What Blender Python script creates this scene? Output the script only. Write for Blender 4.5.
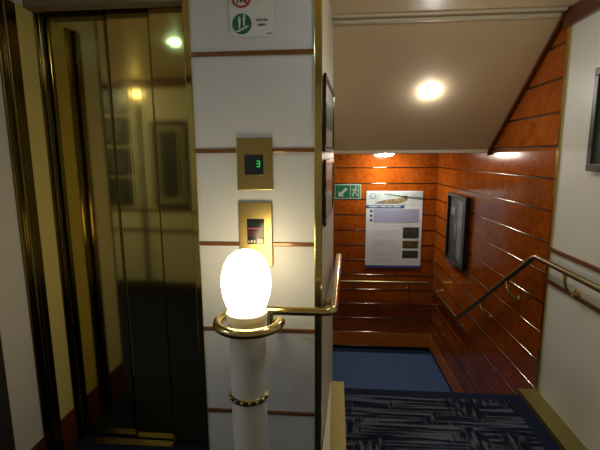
import bpy, bmesh, math, random
from mathutils import Vector, Matrix
for o in list(bpy.data.objects): bpy.data.objects.remove(o)
S = bpy.context.scene
COL = S.collection
R = math.radians

# ------------------------------------------------------------------ camera
F_PX, TH, PS, RHO = 416.0, R(9.4), R(5.0), R(-0.4)
cf = Vector((-math.sin(PS)*math.cos(TH), math.cos(PS)*math.cos(TH), -math.sin(TH)))
r0 = Vector((math.cos(PS), math.sin(PS), 0)); u0 = r0.cross(cf)
cr = r0*math.cos(RHO)+u0*math.sin(RHO); cu = -r0*math.sin(RHO)+u0*math.cos(RHO)
cam_d = bpy.data.cameras.new('camera'); cam = bpy.data.objects.new('camera', cam_d); COL.objects.link(cam)
M = Matrix((cr, cu, -cf)).transposed().to_4x4(); M.translation = Vector((0, 0, 1.5)); cam.matrix_world = M
cam_d.sensor_width = 36; cam_d.lens = 36*F_PX/600; cam_d.clip_start = .02
S.camera = cam

# ------------------------------------------------------------------ world, exposure
w = bpy.data.worlds.new('world'); S.world = w; w.use_nodes = True
w.node_tree.nodes['Background'].inputs[0].default_value = (.8, .85, 1, 1)
w.node_tree.nodes['Background'].inputs[1].default_value = 0.02
S.view_settings.view_transform = 'Standard'; S.view_settings.look = 'None'
S.view_settings.exposure = 0.0; S.view_settings.gamma = 1; S.view_settings.use_curve_mapping = False
S.cycles.use_denoising = True
S.cycles.max_bounces = 8; S.cycles.sample_clamp_indirect = 4
# strength and colour of each lamp: lobby before the lift, added fill by the stair head, added fill in the left wing, back wall, soffit, landing
LAMPS = dict(lift=(60, (.45, .85, .95)), lobby=(108, (1, .96, .86)), wing=(120, (.90, .95, 1)), sconce=(12, (1, .80, .42)),
             soffit=(320, (1, .95, .92)), landing=(220, (1, .90, .76)))
GLOBE = 13.0

# ------------------------------------------------------------------ materials
def mat(name, col, rough=.5, metal=0., coat=0., emit=None, es=0., bump=None, aniso=0., var=None, spec=.5):
    m = bpy.data.materials.new(name); m.use_nodes = True
    nt = m.node_tree; b = nt.nodes['Principled BSDF']
    b.inputs['Base Color'].default_value = (*col, 1); b.inputs['Roughness'].default_value = rough
    b.inputs['Metallic'].default_value = metal; b.inputs['Coat Weight'].default_value = coat
    b.inputs['Coat Roughness'].default_value = .035; b.inputs['Specular IOR Level'].default_value = spec
    if aniso: b.inputs['Anisotropic'].default_value = aniso
    if emit: b.inputs['Emission Color'].default_value = (*emit, 1); b.inputs['Emission Strength'].default_value = es
    tc = nt.nodes.new('ShaderNodeTexCoord')
    if var:                                    # (scale, amount): slow variation of the colour
        n = nt.nodes.new('ShaderNodeTexNoise'); n.inputs['Scale'].default_value = var[0]; n.inputs['Detail'].default_value = 5
        nt.links.new(tc.outputs['Object'], n.inputs['Vector'])
        r = nt.nodes.new('ShaderNodeValToRGB'); a = var[1]
        r.color_ramp.elements[0].color = (*[c*(1-a) for c in col], 1); r.color_ramp.elements[0].position = .3
        r.color_ramp.elements[1].color = (*[min(1, c*(1+a)) for c in col], 1); r.color_ramp.elements[1].position = .7
        nt.links.new(n.outputs['Fac'], r.inputs['Fac']); nt.links.new(r.outputs['Color'], b.inputs['Base Color'])
    if bump:                                   # (scale vec, strength)
        mp = nt.nodes.new('ShaderNodeMapping'); mp.inputs['Scale'].default_value = bump[0]
        n = nt.nodes.new('ShaderNodeTexNoise'); n.inputs['Scale'].default_value = 1; n.inputs['Detail'].default_value = 3
        bp = nt.nodes.new('ShaderNodeBump'); bp.inputs['Strength'].default_value = bump[1]; bp.inputs['Distance'].default_value = .002
        nt.links.new(tc.outputs['Object'], mp.inputs['Vector']); nt.links.new(mp.outputs[0], n.inputs['Vector'])
        nt.links.new(n.outputs['Fac'], bp.inputs['Height']); nt.links.new(bp.outputs[0], b.inputs['Normal'])
    return m

def burl(name, dark, mid, light, rough=.16, coat=.6, scale=9):
    m = mat(name, mid, rough, coat=coat, spec=.28); nt = m.node_tree; b = nt.nodes['Principled BSDF']
    tc = nt.nodes.new('ShaderNodeTexCoord')
    n1 = nt.nodes.new('ShaderNodeTexNoise'); n1.inputs['Scale'].default_value = scale; n1.inputs['Detail'].default_value = 7
    n1.inputs['Roughness'].default_value = .65; n1.inputs['Distortion'].default_value = 2.2
    n2 = nt.nodes.new('ShaderNodeTexNoise'); n2.inputs['Scale'].default_value = 2.3; n2.inputs['Detail'].default_value = 2
    ad = nt.nodes.new('ShaderNodeMath'); ad.operation = 'MULTIPLY_ADD'; ad.inputs[1].default_value = .6
    ml = nt.nodes.new('ShaderNodeMath'); ml.operation = 'MULTIPLY'; ml.inputs[1].default_value = .4
    r = nt.nodes.new('ShaderNodeValToRGB'); e = r.color_ramp.elements
    e[0].position = .34; e[0].color = (*dark, 1); e[1].position = .66; e[1].color = (*light, 1)
    x = e.new(.5); x.color = (*mid, 1)
    for n in (n1, n2): nt.links.new(tc.outputs['Object'], n.inputs['Vector'])
    nt.links.new(n2.outputs['Fac'], ml.inputs[0]); nt.links.new(n1.outputs['Fac'], ad.inputs[0]); nt.links.new(ml.outputs[0], ad.inputs[2])
    nt.links.new(ad.outputs[0], r.inputs['Fac']); nt.links.new(r.outputs['Color'], b.inputs['Base Color'])
    return m

def carpet_mat():
    m = mat('patterned_carpet', (.02, .03, .06), .95, spec=.1); nt = m.node_tree; b = nt.nodes['Principled BSDF']
    tc = nt.nodes.new('ShaderNodeTexCoord')
    def streak(sx, sy, lo, hi):
        mp = nt.nodes.new('ShaderNodeMapping'); mp.inputs['Scale'].default_value = (sx, sy, 1)
        n = nt.nodes.new('ShaderNodeTexNoise'); n.inputs['Scale'].default_value = 1; n.inputs['Detail'].default_value = 2.5
        r = nt.nodes.new('ShaderNodeMapRange'); r.inputs[1].default_value = lo; r.inputs[2].default_value = hi
        nt.links.new(tc.outputs['Object'], mp.inputs[0]); nt.links.new(mp.outputs[0], n.inputs['Vector']); nt.links.new(n.outputs['Fac'], r.inputs[0])
        return r.outputs[0]
    a = streak(2.4, 44, .47, .60); c = streak(40, 7, .49, .62); k = streak(3.4, 3.0, .52, .56); f = streak(160, 160, .2, .9)
    mx = nt.nodes.new('ShaderNodeMix'); mx.data_type = 'FLOAT'
    nt.links.new(k, mx.inputs[0]); nt.links.new(a, mx.inputs[2]); nt.links.new(c, mx.inputs[3])
    mu = nt.nodes.new('ShaderNodeMath'); mu.operation = 'MULTIPLY'; nt.links.new(mx.outputs[0], mu.inputs[0]); nt.links.new(f, mu.inputs[1])
    cm = nt.nodes.new('ShaderNodeMix'); cm.data_type = 'RGBA'
    cm.inputs[6].default_value = (.007, .009, .020, 1); cm.inputs[7].default_value = (.20, .22, .29, 1)
    nt.links.new(mu.outputs[0], cm.inputs[0]); nt.links.new(cm.outputs[2], b.inputs['Base Color'])
    return m

LAM = mat('white_laminate', (.57, .60, .66), .38, var=(1.5, .03))
CREAM = mat('cream_laminate', (.63, .63, .56), .42, var=(1.5, .03))
CREAMW = mat('cream_wall', (.60, .56, .42), .45, var=(1.5, .04))
STUBM = mat('grey_laminate', (.46, .45, .45), .45, var=(1.5, .03))
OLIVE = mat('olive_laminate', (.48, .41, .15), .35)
HEADB = mat('header_brown', (.19, .145, .105), .55)
DARKW = mat('dark_timber', (.028, .020, .015), .4)
CEIL = mat('ceiling_paint', (.84, .67, .43), .36, var=(1.2, .04))
WHITE = mat('white_trim', (.70, .62, .47), .4)
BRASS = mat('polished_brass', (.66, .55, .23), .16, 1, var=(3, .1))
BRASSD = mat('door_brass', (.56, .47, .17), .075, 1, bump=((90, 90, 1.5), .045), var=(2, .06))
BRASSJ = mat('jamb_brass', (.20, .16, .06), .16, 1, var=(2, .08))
BRASSS = mat('satin_brass', (.30, .245, .11), .30, 1, bump=((250, 4, 250), .05))
CURB = mat('worn_brass', (.25, .215, .06), .45, .75)
PLATE = mat('brushed_plate', (.42, .33, .13), .30, .9, bump=((300, 4, 4), .05))
BRONZE = mat('dark_bronze', (.055, .042, .020), .3, .8)
COPPER = mat('copper_wood_moulding', (.20, .085, .03), .25, .35, coat=.5)
STEEL = mat('groove_metal', (.24, .19, .14), .12, 1)
WOOD = burl('burl_veneer', (.18, .036, .003), (.27, .060, .005), (.37, .098, .010), rough=.15, coat=.0)
WOODLIT = burl('burl_lit', (.34, .085, .006), (.50, .145, .012), (.60, .20, .02), rough=.35, coat=0)  # bottom boards: glow of the landing lamp painted in as lighter veneer
MAHOG = burl('mahogany', (.055, .014, .005), (.10, .026, .008), (.15, .04, .012), rough=.3, coat=.3)
REDB = burl('red_skirting', (.045, .010, .005), (.07, .016, .007), (.10, .022, .009), rough=.35, coat=.2)
CARPET = carpet_mat()
NAVY = mat('navy_carpet', (.012, .018, .042), .95, bump=((300, 300, 300), .6), spec=.1)
BLUE = mat('blue_carpet', (.060, .105, .22), .95, bump=((300, 300, 300), .6), var=(40, .10), spec=.1)
BLACK = mat('black_plastic', (.010, .010, .012), .3)
BLKF = mat('black_frame', (.014, .012, .012), .22)
GREYF = mat('pewter_frame', (.06, .057, .055), .4, .4)
PAPER = mat('paper_white', (.62, .67, .70), .5)
POST = mat('white_post', (.62, .61, .60), .35)
GLOW = mat('lit_globe', (.9, .85, .75), .3, emit=(1, .79, .43), es=GLOBE)
RED = mat('sign_red', (.38, .03, .03), .4)
GREEN = mat('sign_green', (.010, .14, .075), .4)
EXITG = mat('exit_green', (.006, .10, .05), .35, emit=(.02, .35, .15), es=.03)
EXITW = mat('exit_white', (.33, .39, .34), .35, emit=(.7, .9, .75), es=.03)
INK = mat('ink', (.05, .05, .055), .5)
SGREY = mat('ink_grey', (.40, .42, .44), .5)
BANNER = mat('banner_blue', (.035, .085, .26), .4)
LAV = mat('row_lavender', (.30, .34, .50), .5)
SKYB = mat('print_sky', (.48, .58, .60), .5, var=(9, .18))
LANDP = mat('print_land', (.26, .21, .11), .5, var=(30, .5))
DKGRN = mat('print_hull', (.12, .15, .13), .5)
PH_A = mat('print_dark', (.035, .038, .036), .5, var=(40, .8))
PH_B = mat('print_gold', (.09, .066, .025), .5, var=(30, .9))
PHOTO = mat('photo_grey', (.05, .05, .05), .3, var=(14, .8))
PHOTOB = mat('photo_pale', (.20, .24, .29), .3, var=(22, .5))
MATB = mat('mount_board', (.30, .26, .15), .5)
GDIG = mat('digit_green', (.0, .1, .01), .4, emit=(.05, 1, .12), es=.6)
REDW = mat('maroon_window', (.055, .010, .018), .15)
REDL = mat('red_line', (.2, .02, .03), .3, emit=(1, .12, .16), es=.28)
BTN = mat('button_white', (.62, .58, .55), .35)
GLASS_D = mat('dark_display', (.010, .018, .022), .12)
def lampmat(name, c, s): return mat(name, (.8, .8, .8), .4, emit=c, es=s)

# ------------------------------------------------------------------ mesh helpers
class MB:
    def __init__(s): s.bm = bmesh.new(); s.mi = 0; s.mx = None
    def _fin(s, vs, fs):
        if s.mx is not None: bmesh.ops.transform(s.bm, matrix=s.mx, verts=list(vs))
        for f in fs: f.material_index = s.mi
    def box(s, x0, x1, y0, y1, z0, z1, bev=0, seg=2):
        vs = [s.bm.verts.new((x, y, z)) for z in (z0, z1) for y in (y0, y1) for x in (x0, x1)]
        q = [(0, 2, 3, 1), (4, 5, 7, 6), (0, 1, 5, 4), (2, 6, 7, 3), (0, 4, 6, 2), (1, 3, 7, 5)]
        fs = [s.bm.faces.new([vs[i] for i in f]) for f in q]
        if bev:
            es = list({e for f in fs for e in f.edges})
            r = bmesh.ops.bevel(s.bm, geom=es, offset=bev, segments=seg, affect='EDGES', profile=.5)
            fs = list({f for v in r['verts'] for f in v.link_faces} | {f for f in fs if f.is_valid})
            vs = list({v for f in fs for v in f.verts})
        s._fin(vs, fs); return s
    def prism(s, poly, axis, a, b):
        """poly of 2-D points; axis 0: (y,z) along x; 1: (x,z) along y; 2: (x,y) along z"""
        def P(p, t): return {0: (t, p[0], p[1]), 1: (p[0], t, p[1]), 2: (p[0], p[1], t)}[axis]
        A = [s.bm.verts.new(P(p, a)) for p in poly]; B = [s.bm.verts.new(P(p, b)) for p in poly]; n = len(poly)
        fs = [s.bm.faces.new(A), s.bm.faces.new(B[::-1])]
        fs += [s.bm.faces.new((A[i], B[i], B[(i+1) % n], A[(i+1) % n])) for i in range(n)]
        s._fin(A+B, fs); return s
    def tube(s, pts, r, n=14, closed=False, cap=True):
        pts = [Vector(p) for p in pts]; rs = r if isinstance(r, (list, tuple)) else [r]*len(pts)
        N = len(pts); T = []
        for i in range(N):
            a = pts[(i-1) % N] if (closed or i) else pts[0]; b = pts[(i+1) % N] if (closed or i < N-1) else pts[-1]
            T.append((b-a).normalized())
        up = Vector((0, 0, 1)) if abs(T[0].z) < .9 else Vector((1, 0, 0)); u = T[0].cross(up).normalized(); rings = []
        for i in range(N):
            if i: u = (u-T[i]*u.dot(T[i])).normalized()
            v = T[i].cross(u)
            rings.append([s.bm.verts.new(pts[i]+(u*math.cos(2*math.pi*k/n)+v*math.sin(2*math.pi*k/n))*rs[i]) for k in range(n)])
        fs = []
        for i in range(N if closed else N-1):
            A, B = rings[i], rings[(i+1) % N]
            fs += [s.bm.faces.new((A[k], A[(k+1) % n], B[(k+1) % n], B[k])) for k in range(n)]
        if cap and not closed: fs += [s.bm.faces.new(rings[0][::-1]), s.bm.faces.new(rings[-1])]
        s._fin([v for q in rings for v in q], fs); return s
    def lathe(s, prof, c=(0, 0, 0), n=40):
        """prof: (r, z) from bottom to top, about a vertical axis through c"""
        rings = []
        for r, z in prof:
            if r < 1e-6: rings.append([s.bm.verts.new((c[0], c[1], c[2]+z))])
            else: rings.append([s.bm.verts.new((c[0]+r*math.cos(2*math.pi*k/n), c[1]+r*math.sin(2*math.pi*k/n), c[2]+z)) for k in range(n)])
        fs = []
        for A, B in zip(rings, rings[1:]):
            if len(A) == 1 and len(B) == 1: continue
            for k in range(n):
                if len(A) == 1: fs.append(s.bm.faces.new((A[0], B[(k+1) % n], B[k])))
                elif len(B) == 1: fs.append(s.bm.faces.new((A[k], A[(k+1) % n], B[0])))
                else: fs.append(s.bm.faces.new((A[k], A[(k+1) % n], B[(k+1) % n], B[k])))
        s._fin([v for q in rings for v in q], fs); return s
    def ball(s, c, r, n=14, sc=(1, 1, 1)):
        k = bmesh.ops.create_uvsphere(s.bm, u_segments=n, v_segments=max(6, n//2), radius=r, matrix=Matrix.Translation(c) @ Matrix.Diagonal((*sc, 1)))
        s._fin(k['verts'], {f for v in k['verts'] for f in v.link_faces}); return s
    def disc(s, c, r, t, axis='y', n=32):
        """solid disc of thickness t, centre c"""
        d = {'x': Vector((1, 0, 0)), 'y': Vector((0, 1, 0)), 'z': Vector((0, 0, 1))}[axis]
        return s.tube([Vector(c)-d*t/2, Vector(c)+d*t/2], r, n)
    def ringplate(s, c, r0, r1, t, n=40):
        """flat annulus in the XZ plane, thickness t"""
        vs = []
        for y in (c[1]-t/2, c[1]+t/2):
            for r in (r0, r1):
                vs.append([s.bm.verts.new((c[0]+r*math.cos(2*math.pi*k/n), y, c[2]+r*math.sin(2*math.pi*k/n))) for k in range(n)])
        fs = []
        for a, b in ((0, 1), (1, 3), (3, 2), (2, 0)):
            fs += [s.bm.faces.new((vs[a][k], vs[a][(k+1) % n], vs[b][(k+1) % n], vs[b][k])) for k in range(n)]
        s._fin([v for q in vs for v in q], fs); return s
    def text(s, txt, size, x, y, z, align='LEFT', depth=.0008, bold=0.):
        c = bpy.data.curves.new('lettering', 'FONT'); c.body = txt; c.size = size; c.align_x = align; c.extrude = depth; c.offset = bold
        o = bpy.data.objects.new('lettering', c); COL.objects.link(o); bpy.context.view_layer.update()
        me = bpy.data.meshes.new_from_object(o.evaluated_get(bpy.context.evaluated_depsgraph_get()))
        bpy.data.objects.remove(o); bpy.data.curves.remove(c)
        b2 = bmesh.new(); b2.from_mesh(me); bpy.data.meshes.remove(me)
        bmesh.ops.transform(b2, matrix=Matrix.Translation((x, y, z)) @ Matrix.Rotation(R(90), 4, 'X'), verts=b2.verts)
        t = bpy.data.meshes.new('tmp'); b2.to_mesh(t); b2.free()
        n0 = len(s.bm.verts); f0 = len(s.bm.faces); s.bm.from_mesh(t); bpy.data.meshes.remove(t)
        s.bm.verts.ensure_lookup_table(); s.bm.faces.ensure_lookup_table()
        s._fin(s.bm.verts[n0:], s.bm.faces[f0:]); return s
    def build(s, name, mats, parent=None, smooth=False, loc=None):
        bmesh.ops.recalc_face_normals(s.bm, faces=s.bm.faces)
        me = bpy.data.meshes.new(name)
        if smooth:
            for f in s.bm.faces: f.smooth = True
        if loc is not None: bmesh.ops.translate(s.bm, vec=-Vector(loc), verts=s.bm.verts)
        s.bm.to_mesh(me); s.bm.free()
        if smooth: me.set_sharp_from_angle(angle=R(40))
        for m in (mats if isinstance(mats, (list, tuple)) else [mats]): me.materials.append(m)
        o = bpy.data.objects.new(name, me); COL.objects.link(o)
        if loc is not None: o.location = loc
        if parent is not None:
            o.parent = parent; o.matrix_parent_inverse = parent.matrix_world.inverted()
        return o

def struct(o, label=None):
    o['kind'] = 'structure'
    if label: o['label'] = label
    return o
def tag(o, label, cat, group=None):
    o['label'] = label; o['category'] = cat
    if group: o['group'] = group
    return o
def thing(name, label, cat, loc=(0, 0, 0), group=None, mx=None):
    o = bpy.data.objects.new(name, None); COL.objects.link(o); o.location = loc; o.empty_display_size = .05
    if mx is not None: o.matrix_world = mx
    bpy.context.view_layer.update()
    return tag(o, label, cat, group)
def round_path(pts, rad, n=8):
    """polyline with corners replaced by arcs (quadratic)"""
    pts = [Vector(p) for p in pts]; out = [pts[0]]
    for a, b, c in zip(pts, pts[1:], pts[2:]):
        d1 = (a-b); d2 = (c-b); k1 = min(rad, d1.length*.49); k2 = min(rad, d2.length*.49)
        p, q = b+d1.normalized()*k1, b+d2.normalized()*k2
        for i in range(n+1):
            t = i/n; out.append(p*(1-t)**2+b*2*t*(1-t)+q*t*t)
    out.append(pts[-1]); return out

# ------------------------------------------------------------------ dimensions
XR, YF, YP, YD = 1.27, 5.10, 1.85, 1.940        # right wall, far wall, pillar face, lift doors
ZC, ZL = 2.285, -.97                            # ceiling, landing
YE = 2.53                                      # head of the stair
SY0, SY1, SZ1 = 2.55, 3.54, 1.525              # sloping soffit: top, foot
XL = -1.37                                     # reveal left of the lift
def wood_x(y): return XR+(1.20-XR)*(y-YE)/(YF-YE)
SX0, SX1 = (-.065, YP), (-.024, 2.60)          # stair side of the lift shaft
def side_x(y): return SX1[0] if y >= SX1[1] else SX0[0] if y <= SX0[1] else SX0[0]+(SX1[0]-SX0[0])*(y-SX0[1])/(SX1[1]-SX0[1])

# ------------------------------------------------------------------ setting: floors
m = MB(); m.box(.06, 1.08, -.46, YE-.07, -.05, 0); m.mi = 1; m.box(-3.0, .06, -.46, YP+.25, -.05, 0); m.box(side_x(2), .06, YP+.25, YE-.07, -.05, 0)
m.box(1.08, XR, -.46, YE-.07, -.05, 0); m.box(side_x(YE), XR, YE-.07, YE, -.05, 0)
struct(m.build('floor', [CARPET, NAVY]), 'dark navy patterned lobby carpet with plain navy border')
m = MB(); m.box(-1.6, wood_x(4.4)+.03, 3.805, YF-.09, ZL-.05, ZL); m.mi = 1; m.box(-1.6, 1.21, YF-.09, YF, ZL-.05, ZL)
struct(m.build('floor_landing', [BLUE, NAVY]), 'blue carpeted landing at the foot of the stairs')

# ceilings
m = MB(); m.box(-3.0, XR, -.46, YP, ZC, ZC+.05); m.box(side_x(1.9), XR, YP, SY0, ZC, ZC+.05)
struct(m.build('ceiling', CEIL), 'flat cream lobby ceiling')
m = MB()
def quadslab(yz0, yz1, t=.04):
    (y0, z0), (y1, z1) = yz0, yz1
    d = Vector((y1-y0, z1-z0)).normalized(); n = Vector((-d.y, d.x))*t
    if n.y < 0: n = -n
    v = []
    for (y, z) in ((y0, z0), (y1, z1)):
        for off in (0, 1):
            for x in (side_x(y), wood_x(y)-.004): v.append(m.bm.verts.new((x, y+n.x*off, z+n.y*off)))
    for f in ((0, 1, 5, 4), (2, 6, 7, 3), (0, 2, 3, 1), (4, 5, 7, 6), (0, 4, 6, 2), (1, 3, 7, 5)): m.bm.faces.new([v[i] for i in f])
quadslab((SY0, ZC), (SY1, SZ1))
m.box(-1.6, side_x(3.9)-.05, 3.85, YF, SZ1, SZ1+.04); m.box(side_x(3.9)-.05, 1.196, SY1+.01, YF, SZ1, SZ1+.04)
struct(m.build('ceiling_soffit', CEIL), 'cream sloping soffit under the flight above')
SLOPE = Vector((0, SY1-SY0, SZ1-ZC)).normalized()
m = MB(); m.box(side_x(2.5), XR-.03, 2.515, 2.556, ZC-.016, ZC, .005); m.box(side_x(2.6), XR-.05, 2.548, 2.575, ZC-.038, ZC-.018, .006)
struct(m.build('trim_1', WHITE), 'cream moulding along the top of the sloping soffit')
m = MB(); m.box(side_x(3.5), 1.235, SY1-.022, SY1+.012, SZ1-.010, SZ1+.022, .006)
struct(m.build('trim_2', WHITE), 'cream moulding along the foot of the sloping soffit')
m = MB(); sn = Vector((0, -SLOPE.z, SLOPE.y)); a = Vector((0, SY0-.06, ZC+.046)); b = Vector((0, SY1+.015, SZ1-.011))
for (p, q) in ((a, b),):
    v = []
    for pt in (p, q):
        xx = wood_x(pt.y)
        for (dx, dn) in ((-.030, 0), (0, 0), (0, -.022), (-.030, -.022)): v.append(m.bm.verts.new((xx+dx, pt.y-abs(sn.y)*(-dn), pt.z+dn*.77)))
    for f in ((0, 1, 2, 3), (4, 7, 6, 5), (0, 4, 5, 1), (1, 5, 6, 2), (2, 6, 7, 3), (3, 7, 4, 0)): m.bm.faces.new([v[i] for i in f])
bmesh.ops.recalc_face_normals(m.bm, faces=m.bm.faces)
struct(m.build('trim_3', MAHOG), 'dark polished wood edge between sloping soffit and veneer wall')

# right wall (cream) with cornice, mouldings and corner strip
m = MB(); m.box(XR, XR+.05, -.46, YE, -.05, ZC)
struct(m.build('wall_right', CREAM), 'cream right wall of the lobby')
m = MB(); m.box(XR-.022, XR, -.46, YE+.05, 2.188, ZC, .004)
struct(m.build('trim_4', MAHOG), 'reddish wood cornice at the top of the cream right wall')
for k, z in ((5, .948), (6, .755)):
    m = MB(); m.box(XR-.012, XR, -.46, YE-.012, z-.013, z+.013, .005)
    struct(m.build('trim_%d' % k, COPPER), ('upper' if k == 5 else 'lower')+' brown wood moulding along the cream right wall')
m = MB(); m.box(XR-.010, XR+.02, YE-.012, YE+.018, 0, 2.2, .003)
struct(m.build('trim_7', BRASS), 'slim brass strip where cream wall meets veneer wall')

# boarded veneer walls: boards with a metal bead in every groove
ZG = [1.357-.19*k for k in range(-6, 13)]
def boards(m, L, z_top, z_bot, lead=0):
    """boards in a local frame: x along the wall, y into it (front face y = 0), z up"""
    zs = sorted([z for z in ZG if z_bot+.02 < z < z_top-.02])
    edges = zs+[z_top]
    for k, (a, b) in enumerate(zip(edges, edges[1:])):
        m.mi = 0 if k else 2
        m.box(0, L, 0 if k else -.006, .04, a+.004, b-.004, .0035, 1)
    m.mi = 3; m.box(0, L, .004, .04, z_bot, zs[0]-.004)
    m.mi = 1
    for z in zs:
        m.tube([(0, .003, z), (L, .003, z)], .0075, 10)
    m.mi = 0; m.box(0, L, .012, .05, z_bot, z_top)
def wall_mx(p0, p1):
    d = (Vector((*p1, 0))-Vector((*p0, 0))); L = d.length; d.normalize(); n = Vector((-d.y, d.x, 0))   # y axis: into the wall
    mx = Matrix((d, n, (0, 0, 1))).transposed().to_4x4(); mx.translation = Vector((*p0, 0)); return mx, L
mxF, LF = wall_mx((-1.6, YF), (1.20, YF))
m = MB(); boards(m, LF, SZ1, ZL); o = m.build('wall_far', [WOOD, STEEL, WOODLIT, NAVY], smooth=True); o.matrix_world = mxF
struct(o, 'orange burl veneer boarded wall behind the stair landing')
mxW, LW = wall_mx((1.20, YF), (XR, YE+.018))
m = MB(); boards(m, LW, ZC, ZL); o = m.build('wall_stair_right', [WOOD, STEEL, WOODLIT, NAVY], smooth=True); o.matrix_world = mxW
struct(o, 'orange burl veneer boarded wall beside the stairs')

# lift shaft: pillar face with brass corner strips, side wall along the stairs
m = MB(); m.box(-.645, -.075, YP, YP+.09, 0, ZC)
struct(m.build('wall_front', LAM), 'white laminate pillar wall between lift and stairs')
for k, z in enumerate((1.936, 1.526, 1.103, .686, .258)):
    m = MB(); m.box(-.632, -.097, YP-.007, YP+.002, z-.010, z+.010, .004)
    struct(m.build('trim_%d' % (8+k), COPPER), 'brown moulding across the white pillar, number %s from top' % ('one', 'two', 'three', 'four', 'five')[k])
m = MB(); m.box(-.660, -.630, YP-.006, YP+.06, 0, ZC, .004)
struct(m.build('trim_13', BRASSD), 'brass corner strip between lift and white pillar')
m = MB(); m.box(-.097, -.063, YP-.006, YP+.05, 0, ZC, .004)
struct(m.build('trim_14', BRASS), 'brass corner strip at the stair side of the white pillar')
m = MB(); m.prism([(SX0[0]-.002, YP+.05), SX1, (SX1[0], 3.90), (SX1[0]-.05, 3.90), (SX1[0]-.05, 2.60), (SX0[0]-.05, YP+.05)], 2, ZL, ZC); o = m.build('wall_stair_left', CREAMW)
struct(o, 'cream side wall of the lift shaft along the stairs')
m = MB(); m.box(-1.6, side_x(3.9)-.05, 3.85, 3.90, ZL, SZ1); struct(m.build('wall_landing_near', WOOD))
m = MB(); m.box(-1.65, -1.6, 3.85, YF+.05, ZL-.05, 1.575); struct(m.build('wall_landing_left', WOOD))

# left stub wall, back wall, left wing
m = MB(); m.box(-1.47, XL, 1.50, 1.665, 0, ZC); m.box(-1.47, XL-.022, 1.665, 2.1, 0, ZC); m.box(-1.47, XL, 1.665, 1.838, 2.152, ZC); struct(m.build('wall_left', STUBM), 'pale stub wall left of the lift')
m = MB(); m.box(-1.475, XL+.003, 1.478, 1.50, 0, ZC, .003); struct(m.build('trim_15', DARKW), 'dark wood end post of the pale stub wall')
m = MB(); m.box(XL, XL+.012, 1.50, 1.66, 0, .20, .003); struct(m.build('baseboard_left', REDB), 'red-brown skirting on the pale stub wall')
m = MB(); m.box(-3.0, -1.475, 1.50, 1.56, 0, ZC); struct(m.build('wall_wing_front', DARKW))
m = MB(); m.box(-3.05, -3.0, -.46, 1.56, 0, ZC); struct(m.build('wall_wing_left', CREAM))
m = MB(); m.box(-3.05, XR+.05, -.51, -.46, 0, ZC); struct(m.build('wall_back', CREAMW), 'cream wall opposite the lift, seen mirrored in its doors')
for k, (z, h) in enumerate(((.935, .014), (.715, .014))):
    m = MB(); m.box(-3.0, XR, -.46, -.447, z-h, z+h, .004); struct(m.build('trim_%d' % (16+k), MAHOG))
m = MB(); m.box(-3.0, XR-.03, -.46, -.435, 2.20, ZC, .004); struct(m.build('trim_18', MAHOG))
m = MB(); m.box(-3.0, XR, -.46, -.445, 0, .14, .003); struct(m.build('baseboard_back', DARKW))
m = MB(); m.tube([(-2.08, -.455, .14), (-2.08, -.455, 2.05)], .022, 16); struct(m.build('trim_19', BRONZE, smooth=True))

# ------------------------------------------------------------------ staircase
st = thing('staircase', 'navy carpeted stairs going down from the lobby to the blue landing', 'stairs', (.6, YE, ZL))
NR = 6; rise = -ZL/NR; run = (3.81-YE)/(NR-1)
for k in range(1, NR):
    y0 = YE+(k-1)*run; z1 = -k*rise
    m = MB(); m.box(side_x(y0+.2)+.004, wood_x(y0+run)-.012, y0+.002, y0+run+.002, z1-.16, z1, .01); m.build('step', NAVY, st)
# brass curbs on both sides of the stair head, rounded over the first step
def curb(x0, x1, yb, label):
    t = thing('stair_curb', label, 'stair trim', ((x0+x1)/2, yb, 0))
    prof = [(yb, .001), (yb, .034)]; c = YE+.005; rr = .05
    for i in range(9):
        a = R(90-i*10); prof.append((c+rr*math.cos(a), .034-rr+rr*math.sin(a)))
    sl = Vector((run, -rise)).normalized(); p = Vector(prof[-1])+sl*.0
    prof += [(c+rr+.004, -.09), (c+.02, -.09), (c-.004, .001)]
    m = MB(); m.prism(prof, 0, x0, x1); m.build('cap', CURB, t, smooth=True)
    m = MB()
    m.ball(((x0+x1)/2, c+.022, .0305), .007, 12, (1, 1, .5)); m.build('screw', STEEL, t, smooth=True)
curb(-.023, .060, -.2+YP, 'brass curb along the left side of the stair head, next to the pillar')
curb(1.163, XR, -.2+YP-1.2, 'brass curb along the foot of the cream right wall')

m = MB(); m.prism([(-.062, YP+.02), (-.0235, YP+.02), (-.0235, YE), (side_x(YE), YE)], 2, .001, .033)
struct(m.build('trim_20', CREAMW), 'cream ledge between pillar side wall and brass curb')
# ------------------------------------------------------------------ lift
sur = thing('elevator_surround', 'tall brass lined opening around the lift doors with dark header', 'elevator frame', (-1.0, YD, 0))
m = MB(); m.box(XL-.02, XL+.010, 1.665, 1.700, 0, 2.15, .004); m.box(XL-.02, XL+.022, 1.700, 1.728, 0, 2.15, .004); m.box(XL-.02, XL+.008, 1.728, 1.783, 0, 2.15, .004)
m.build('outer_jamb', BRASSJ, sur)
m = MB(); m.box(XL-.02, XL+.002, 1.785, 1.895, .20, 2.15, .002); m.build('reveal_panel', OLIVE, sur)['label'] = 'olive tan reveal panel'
m = MB(); m.box(XL-.02, XL+.006, 1.785, 1.895, 0, .20, .003); o = m.build('reveal_skirting', REDB, sur); o['label'] = 'red-brown skirting'
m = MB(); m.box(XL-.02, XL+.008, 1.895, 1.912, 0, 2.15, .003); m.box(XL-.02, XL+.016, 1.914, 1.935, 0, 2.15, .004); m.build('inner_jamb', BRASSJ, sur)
m = MB(); m.box(-.840, -.640, 1.915, 2.03, .004, 2.20, .003); m.build('fixed_panel', BRASSD, sur)
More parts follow.
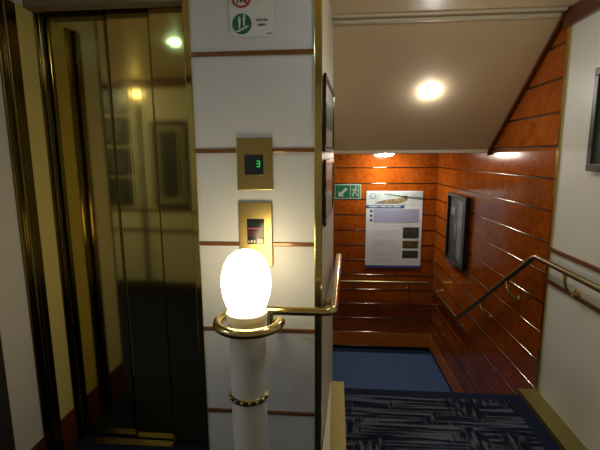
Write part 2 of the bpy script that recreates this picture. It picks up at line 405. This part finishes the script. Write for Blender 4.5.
m = MB(); m.box(XL-.005, -.66, 1.84, 1.91, 2.152, ZC, .004); o = m.build('header', HEADB, sur); o['label'] = 'dark brown header above the doors'
m = MB(); m.box(XL-.02, -.64, 1.915, 2.06, 2.205, ZC); m.build('header_back', BRONZE, sur)
m = MB(); m.box(XL+.10, -.845, 1.888, 1.934, .0, .008, .002); m.build('sill', BRASSS, sur)
for (x0, x1, dy, lab) in ((XL+.005, -1.058, .010, 'left brass lift door leaf, next to the reveal'), (-1.052, -.844, 0, 'right brass lift door leaf, nearer the white pillar')):
    t = thing('elevator_door', lab, 'elevator door', ((x0+x1)/2, YD, .012), 'polished brass lift door leaves')
    m = MB(); m.box(x0, x1, YD+dy, YD+dy+.03, 0.012, 2.20, .003); m.build('leaf', BRASSD, t)
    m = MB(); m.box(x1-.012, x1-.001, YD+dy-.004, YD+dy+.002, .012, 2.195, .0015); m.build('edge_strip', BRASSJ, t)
m = MB(); m.box(XL-.05, -.6, 2.06, 2.1, 0, ZC); struct(m.build('wall_shaft', BRONZE))

# indicator and call plates on the pillar
def plate(x0, x1, z0, z1, parent):
    m = MB(); m.box(x0, x1, YP-.016, YP, z0, z1, .003); m.build('plate', PLATE, parent)
    return YP-.016
ti = thing('floor_indicator', 'brass plate with a dark display showing a green 3', 'floor indicator', (-.361, YP, 1.467))
yf = plate(-.441, -.281, 1.352, 1.581, ti)
m = MB(); m.box(-.405, -.321, yf-.003, yf+.004, 1.420, 1.508, .001); d = m.build('display', GLASS_D, ti)
m = MB(); sg = .0036; x0, x1, z0, z1 = -.351, -.337, 1.455, 1.480; zm = (z0+z1)/2
for z in (z0, zm, z1): m.box(x0, x1, yf-.0045, yf-.003, z-sg/2, z+sg/2)
m.box(x1-sg/2, x1+sg/2, yf-.0045, yf-.003, z0, z1); m.build('digit', GDIG, d)
tc_ = thing('call_button_panel', 'brass lift call plate with maroon window and pale button, behind the lamp', 'elevator call panel', (-.364, YP, 1.15))
yf = plate(-.441, -.287, 1.000, 1.297, tc_)
m = MB(); m.box(-.402, -.323, yf-.002, yf+.004, 1.105, 1.222, .001); d = m.build('window', GLASS_D, tc_)
m = MB(); m.box(-.399, -.326, yf-.0032, yf-.002, 1.139, 1.182); m.build('red_glass', REDW, d)
m = MB(); m.box(-.399, -.326, yf-.0042, yf-.0032, 1.1765, 1.1805); m.build('red_line', REDL, d)
m = MB(); m.box(-.356, -.327, yf-.008, yf-.002, 1.108, 1.134, .002); m.build('button', BTN, d)
m = MB(); m.box(-.398, -.361, yf-.0035, yf-.002, 1.108, 1.134); q = m.build('label_tile', GLASS_D, d)
m = MB(); m.prism([(-.389, 1.114), (-.373, 1.114), (-.381, 1.127)], 1, yf-.0045, yf-.0035); m.box(-.370, -.365, yf-.0045, yf-.0035, 1.112, 1.124); m.box(-.396, -.392, yf-.0045, yf-.0035, 1.112, 1.122); m.build('arrow', BTN, q)

# fire sign
ts = thing('fire_sign', 'white lift fire notice with red and green round symbols, top of pillar', 'sign', (-.361, YP, 2.0))
m = MB(); m.box(-.453, -.269, YP-.004, YP, 2.0, 2.262, .001); m.build('backing', PAPER, ts); yf = YP-.004
cx, cz = -.402, 2.158
m = MB(); m.ringplate((cx, yf-.0008, cz), .034, .0425, .0016); m.prism([(cx-.029, cz+.023), (cx-.023, cz+.029), (cx+.029, cz-.023), (cx+.023, cz-.029)], 1, yf-.0022, yf-.0004); m.build('red_ring', RED, ts)
m = MB(); m.box(cx-.020, cx-.014, yf-.0012, yf, cz-.024, cz+.022); m.box(cx+.010, cx+.020, yf-.0012, yf, cz-.022, cz+.022); m.box(cx-.014, cx+.010, yf-.0012, yf, cz+.018, cz+.024)
m.disc((cx-.002, yf-.0006, cz+.008), .005, .0012); m.box(cx-.007, cx+.003, yf-.0012, yf, cz-.020, cz+.002); m.build('lift_symbol', INK, ts)
cz = 2.053
m = MB(); m.disc((cx, yf-.0008, cz), .0415, .0016); g = m.build('green_disc', GREEN, ts)
m = MB()
for (px, pz) in ((-.010, .0), (.010, .008)):
    m.disc((cx+px, yf-.0020, cz+pz+.024), .0045, .0012, n=16); m.prism([(cx+px-.006, cz+pz+.018), (cx+px+.006, cz+pz+.018), (cx+px+.003, cz+pz-.002), (cx+px+.002, cz+pz-.018), (cx+px-.003, cz+pz-.018), (cx+px-.004, cz+pz-.002)], 1, yf-.0026, yf-.0014)
m.prism([(cx-.026, cz-.026), (cx-.012, cz-.026), (cx-.012, cz-.020), (cx+.002, cz-.020), (cx+.002, cz-.014), (cx+.016, cz-.014), (cx+.016, cz-.008), (cx+.028, cz-.008), (cx+.028, cz-.013), (cx+.021, cz-.013), (cx+.021, cz-.019), (cx+.007, cz-.019), (cx+.007, cz-.025), (cx-.007, cz-.025), (cx-.007, cz-.031), (cx-.026, cz-.031)], 1, yf-.0026, yf-.0014)
m.build('stairs_symbol', PAPER, g)
for s_, x_, z_, h_ in (('In case of fire', -.313, 2.186, .0155), ('do not use', -.313, 2.166, .0155), ('the elevator', -.313, 2.146, .0155), ('Use the', -.316, 2.062, .0165), ('stairs', -.316, 2.043, .0165)):
    m = MB(); m.text(s_, h_, x_, yf-.0008, z_, 'CENTER', .0006, .0002); m.build('text_line', INK, ts)
m = MB(); m.box(-.296, -.276, yf-.0012, yf, 2.011, 2.014); m.build('small_print', INK, ts)
m = MB(); m.box(-.448, -.436, yf-.0012, yf, 2.006, 2.0075); m.build('small_print', INK, ts)

# ------------------------------------------------------------------ lamp post and curled handrail
LX, LY = -.338, 1.50
tl = thing('post_lamp', 'glowing globe lamp on a white round post ringed by the brass rail', 'lamp', (LX, LY, 0))
m = MB(); m.lathe([(0, 0), (.074, 0), (.074, .03), (.070, .045), (.070, .895), (0, .895)], (LX, LY, 0)); m.build('post', POST, tl, smooth=True)
m = MB(); m.lathe([(0, .880), (.071, .880), (.079, .890), (.082, .902), (.080, .914), (.074, .918), (0, .918)], (LX, LY, 0)); m.build('collar', POST, tl, smooth=True)
m = MB(); m.lathe([(0, -.001), (.066, 0), (.080, .030), (.090, .065), (.095, .105), (.092, .145), (.082, .180), (.064, .210), (.040, .229), (.015, .237), (0, .238)], (LX, LY, .919), 48); m.build('globe', GLOW, tl, smooth=True)
m = MB(); m.lathe([(.0695, .558), (.0745, .560), (.0760, .566), (.0760, .576), (.0745, .582), (.0695, .584)], (LX, LY, 0)); bd = m.build('band', BRASS, tl, smooth=True)
for k in range(8):
    a = R(-170+k*23); m = MB(); m.ball((LX+.0755*math.cos(a), LY+.0755*math.sin(a), .571), .0065); m.build('stud', BRASS, bd, smooth=True)

def bracket(p, nrm, dist, parent, drop=.10, along=(0, 0, 0), rad=.0095):
    """arm from under the rail at p to a rosette on the wall at distance dist along nrm"""
    p = Vector(p); n = Vector(nrm).normalized(); al = Vector(along); z = Vector((0, 0, 1))
    wp = p+n*dist-z*drop+al
    m = MB(); m.tube(round_path([p-z*.012, p-z*(drop*.55)+al*.5, wp-n*.03-z*.005, wp], .03, 6), rad, 10)
    m.tube([p-z*.020, p-z*.012], .013, 12); b = m.build('bracket', BRASS, parent, smooth=True)
    m = MB(); m.tube([wp-n*.010, wp-n*.006, wp+n*.0], [.016, .024, .026], 18); m.build('rosette', BRASS, b, smooth=True)
RZ, RR = .872, .0185
h1 = thing('handrail', 'polished brass handrail curling round the white lamp post', 'handrail', (LX, LY, RZ))
cxr, cyr, cr_ = -.330, 1.500, .120
ring = []
for k in range(0, 46):
    a = R(2-k*5.8); ring.append((cxr+cr_*math.cos(a), cyr+cr_*math.sin(a), RZ))
rail_x = lambda y: -.006+.026*min(1, (y-1.62)/1.0)
P = ring+round_path([ring[-1], (-.22, cyr+cr_, RZ), (rail_x(1.62), cyr+cr_, RZ), (rail_x(2.62), 2.62, RZ), (rail_x(3.88), 3.88, RZ-.69*1.26)], .05)[1:]
m = MB(); m.tube(P, RR, 16); m.ball(P[0], RR*1.02, 16); m.build('rail', BRASS, h1, smooth=True)
bracket((-.268, cyr+cr_, RZ), (0, 1, 0), YP-cyr-cr_, h1, .15, rad=.014)
bracket((rail_x(1.98), 1.98, RZ), (-1, 0, 0), rail_x(1.98)-side_x(1.98), h1, .09)
bracket((rail_x(3.2), 3.2, RZ-.69*.58), (-1, 0, 0), rail_x(3.2)-side_x(3.2), h1, .09)

# handrail of the right wall, down the stairs and along the landing
h2 = thing('handrail', 'brass wall handrail running down the right wall and across the landing wall', 'handrail', (1.2, 2.56, RZ))
rx = lambda y: (wood_x(y) if y > YE else XR)-.068
zb = -.045
P = round_path([(rx(0), -.2, .892), (rx(2.5), 2.565, .892), (rx(3.9), 3.90, zb), (rx(YF-.07)-.002, YF-.068, zb), (.0, YF-.068, zb)], .045)
m = MB(); m.tube(P, .0165, 16); m.build('rail', BRASSS, h2, smooth=True)
nr = Vector((mxW.col[1][0], mxW.col[1][1], 0)).normalized()
sl = lambda y: .892-(y-2.565)*(.892-zb)/(3.90-2.565)
bracket((XR-.068, 2.22, .892), (1, 0, 0), .068, h2, .12)
bracket((XR-.068, .9, .892), (1, 0, 0), .068, h2, .12)
for y in (2.92, 3.36): bracket((rx(y), y, sl(y)), nr, .067, h2, .12, (0, -.05, 0))
bracket((rx(3.95), 3.95, zb), nr, .067, h2, .10)
for x in (.235, .90): bracket((x, YF-.068, zb), (0, 1, 0), .067, h2, .10)

# ------------------------------------------------------------------ signs and pictures
te = thing('exit_sign', 'green exit sign with running figure and arrow on the veneer wall', 'exit sign', (.14, YF, 1.07))
yf = YF-.010
m = MB(); m.box(-.018, .302, yf, YF, .980, 1.160, .002); m.build('backing', EXITW, te)
m = MB(); m.box(-.006, .168, yf-.002, yf+.002, .993, 1.148); m.box(.176, .290, yf-.002, yf+.002, .993, 1.148); g = m.build('green_field', EXITG, te)
ax, az = .030, 1.012
m = MB(); m.prism([(ax, az), (ax+.068, az), (ax+.045, az+.023), (ax+.108, az+.086), (ax+.086, az+.108), (ax+.023, az+.045), (ax, az+.068)], 1, yf-.004, yf-.002); m.build('arrow', EXITW, g)
m = MB(); fx, fz = .225, 1.07
m.disc((fx+.012, yf-.003, fz+.050), .012, .002, n=18)
def limb(m, pts, r):
    for a, b in zip(pts, pts[1:]):
        a, b = Vector(a), Vector(b); d = (b-a).normalized(); n = Vector((-d.y, d.x))*r; a -= d*r*.5; b += d*r*.5
        m.prism([a+n, b+n, b-n, a-n], 1, yf-.004, yf-.002)
for pts, r in (([(fx+.006, fz+.034), (fx-.006, fz-.006)], .010), ([(fx+.004, fz+.030), (fx-.024, fz+.018), (fx-.034, fz+.032)], .005), ([(fx+.008, fz+.028), (fx+.030, fz+.010), (fx+.042, fz+.018)], .005),
               ([(fx-.006, fz-.008), (fx-.024, fz-.024), (fx-.020, fz-.056)], .006), ([(fx-.004, fz-.008), (fx+.018, fz-.026), (fx+.038, fz-.048)], .006)): limb(m, pts, r)
m.build('running_figure', EXITW, g)
m = MB(); m.box(.270, .277, yf-.004, yf-.002, 1.0, 1.142); m.box(.236, .277, yf-.004, yf-.002, 1.136, 1.142); m.build('doorway', EXITW, g)

tp = thing('poster', 'tall pale information poster with blue bands on the veneer landing wall', 'poster', (.70, YF, .6))
yf = YF-.012; px0, px1, pz0, pz1 = .366, 1.040, .125, 1.077
m = MB(); m.box(px0, px1, yf, YF-.002, pz0, pz1, .001); m.build('sheet', PAPER, tp)
def on(name, mt, x0, x1, z0, z1, d=1, par=tp):
    m = MB(); m.box(x0, x1, yf-.0015*d, yf, z0, z1); return m.build(name, mt, par)
hd = on('header_picture', SKYB, px0+.004, px1-.004, .905, 1.073)
m = MB(); m.prism([(.46, .925), (.52, .955), (.62, .975), (.72, .985), (.80, 1.005), (.86, 1.0), (.855, .965), (.80, .945), (.74, .925)], 1, yf-.003, yf-.0015); m.build('island', LANDP, hd)
m = MB(); m.prism([(.50, .93), (.55, .952), (.60, .945), (.57, .925)], 1, yf-.0036, yf-.003); m.prism([(.80, 1.005), (.845, 1.028), (.866, 1.0), (.848, .962), (.82, .975)], 1, yf-.0036, yf-.003); m.prism([(.58, 1.048), (.86, 1.012), (1.036, 1.004), (1.036, .972), (.86, .992), (.58, 1.040)], 1, yf-.0036, yf-.003); m.build('shadowed_land', DKGRN, hd)
m = MB(); m.disc((.444, yf-.0022, 1.018), .036, .0044, n=28); lg = m.build('logo', PAPER, hd)
m = MB(); m.ringplate((.444, yf-.005, 1.018), .026, .035, .0012); m.prism([(.432, 1.01), (.456, 1.01), (.444, 1.032)], 1, yf-.0056, yf-.0044); m.build('logo_mark', BANNER, lg)
bn = on('banner', BANNER, px0, .825, .872, .905, 2)
m = MB(); x = .40
for wd in (.10, .012, .07, .05, .09): m.box(x, x+wd, yf-.0042, yf-.003, .882, .894); x += wd+.014
m.build('banner_lettering', PAPER, bn)
random.seed(4)
for k in range(3):
    z = .838-.056*k
    rw = on('text_row', LAV, .455, 1.000, z-.030, z+.022)
    m = MB(); m.disc((.428, yf-.001, z-.004), .018, .002, n=20); m.build('bullet', BANNER, rw)
k = 0
for n in (3, 5, 5, 4, 3):                       # five paragraphs of body text
    m = MB()
    for q in range(n):
        z = .682-.021*k; x = .45; xe = (.93 if k < 3 else .78)-random.random()*.1; k += 1
        m.box(x, xe, yf-.001, yf, z, z+.0035)
    k += 1; m.build('text_paragraph', SGREY, tp)
for (z0, z1, mt) in ((.500, .635, PH_A), (.375, .470, PH_B), (.252, .345, PH_A)):
    on('inset_photo', mt, .815, 1.005, z0, z1)
on('bottom_band', BANNER, px0, px1, pz0, pz0+.030)

def picture(mx, W, H, label, group=None, fr=BLKF, fw=.03, dp=.03, art=None, mount=True, name='framed_picture'):
    """framed picture in a local frame: x along wall, y into wall (wall face y = 0), z up, origin at lower left"""
    t = thing(name, label, 'picture', group=group, mx=mx)
    m = MB()
    for (a, b, c, d) in ((0, W, 0, fw), (0, W, H-fw, H), (0, fw, fw, H-fw), (W-fw, W, fw, H-fw)): m.box(a, b, -dp, -.001, c, d, .003)
    m.mx = mx; bmesh.ops.transform(m.bm, matrix=mx, verts=m.bm.verts); m.build('frame', fr, t)
    m = MB(); m.mx = mx; m.box(fw, W-fw, -dp*.45, -.002, fw, H-fw); m.build('mount', MATB if mount else art, t)
    if mount:
        b = min(.09, .16*W); m = MB(); m.mx = mx; m.box(fw+b, W-fw-b, -dp*.45-.002, -dp*.45, fw+b, H-fw-b); m.build('print', art, t)
    return t
def at(mx, s, z): return mx @ Matrix.Translation((s, 0, z))
# veneer wall beside the landing
def sW(y): return (YF-y)/(YF-YE-.018)*LW
y0, y1 = 4.50, 3.92
t = picture(at(mxW, sW(y0), .415), sW(y1)-sW(y0), .70, 'large dark framed picture on the veneer wall beside the stairs', fr=BLKF, fw=.03, dp=.045, art=PHOTO, mount=False)
mm = at(mxW, sW(y0), .415); Wd = sW(y1)-sW(y0)
m = MB(); m.mx = mm
m.box(Wd*.52, Wd*.74, -.0215, -.020, .06, .64); m.box(.08, Wd*.34, -.0215, -.020, .48, .56); m.box(Wd*.36, Wd*.42, -.0215, -.020, .24, .40)
m.build('pale_shapes', PHOTOB, t)
# cream right wall, cut by the photograph's edge
mxR = wall_mx((XR, 2.215), (XR, 1.0))[0]
t = picture(at(mxR, 0, 1.418), .46, .49, 'pewter framed picture on the cream right wall above the handrail', fr=GREYF, fw=.035, dp=.03, art=PHOTO, mount=False)
# shaft side wall, seen almost edge on
for (s0, z0, W_, H_, lab) in ((.08, 1.52, .60, .345, 'upper dark framed picture on the side wall above the stairs'), (.09, 1.17, .60, .315, 'lower dark framed picture on the side wall above the stairs')):
    # the wall face looks towards +x: local x runs from the far end to the near end
    d = Vector((SX0[0]-SX1[0], SX0[1]-SX1[1], 0)).normalized(); n = Vector((-1, d.x/d.y if d.y else 0, 0)).normalized()
    d = -d; mx = Matrix((d, n, (0, 0, 1))).transposed().to_4x4()
    yq = SX0[1]+s0; mx.translation = Vector((side_x(yq), yq, z0))
    picture(mx, W_, H_, lab, 'pictures on the stair side wall', fr=BLKF, fw=.025, dp=.013, art=PHOTO)
# back wall pictures, seen mirrored in the lift doors: local x runs towards -x
def back(x_right, z): 
    mx = Matrix(((-1, 0, 0), (0, -1, 0), (0, 0, 1))).transposed().to_4x4(); mx.translation = Vector((x_right, -.46, z)); return mx
for k, z in enumerate((1.95, 1.63, 1.31, .99)):
    picture(back(-2.19, z), .33, .29, 'small dark framed picture on the back wall, %s of its column of four' % ('topmost', 'second from top', 'third from top', 'lowest')[k],
            'column of pictures on the back wall', fr=BLKF, fw=.035, dp=.025, art=PHOTO, mount=False)
picture(back(-1.53, .97), .42, .90, 'tall dark framed picture on the back wall, mirrored in the right lift door', fr=BLKF, fw=.04, dp=.03, art=PHOTO)

# ------------------------------------------------------------------ lamps
def dome(loc, nrm, key, label, size=.05, flat=.75, name='downlight', cat='ceiling light'):
    n = Vector(nrm).normalized(); q = n.to_track_quat('Z', 'Y').to_matrix().to_4x4(); q.translation = Vector(loc)   # local +z: out of the surface
    t = thing(name, label, cat, mx=q)
    m = MB(); m.mx = q; m.lathe([(size, 0), (size*1.18, 0), (size*1.18, .003), (size*1.1, .006), (size, .006)], n=32); m.build('bezel', WHITE, t, smooth=True)
    L, c = LAMPS[key]
    pr = [(size*math.cos(R(a)), .001+size*flat*math.sin(R(a))) for a in range(0, 90, 10)]+[(0, .001+size*flat)]
    m = MB(); m.mx = q; m.lathe([(0, .001)]+pr, n=24); m.build('lens', lampmat('lens_'+key, c, L), t, smooth=True)
sn = Vector((0, SLOPE.z, -SLOPE.y)).normalized()
dome((.632, 3.01, ZC+(3.01-SY0)*(SZ1-ZC)/(SY1-SY0)), sn, 'soffit', 'small round lamp shining from the sloping cream soffit', .036, .6)
dome((-1.11, .90, ZC), (0, 0, -1), 'lift', 'cool round ceiling lamp in front of the lift', .032)
dome((.50, 1.60, ZC), (0, 0, -1), 'lobby', 'added warm fill lamp on the ceiling by the stair head, out of view', .06)  # unseen lamp, added here to brighten the soffit and right wall
dome((-2.65, .60, ZC), (0, 0, -1), 'wing', 'added fill lamp on the ceiling of the left wing, out of view', .10)  # added fill, kept out of sight, for back wall and pillar
dome((-2.08, -.46, 2.15), (0, 1, 0), 'sconce', 'warm round wall lamp high on the back wall', .04, 1.0, 'wall_lamp', 'wall lamp')
dome((.56, 4.78, SZ1), (0, 0, -1), 'landing', 'round ceiling lamp above the stair landing', .08, .42)
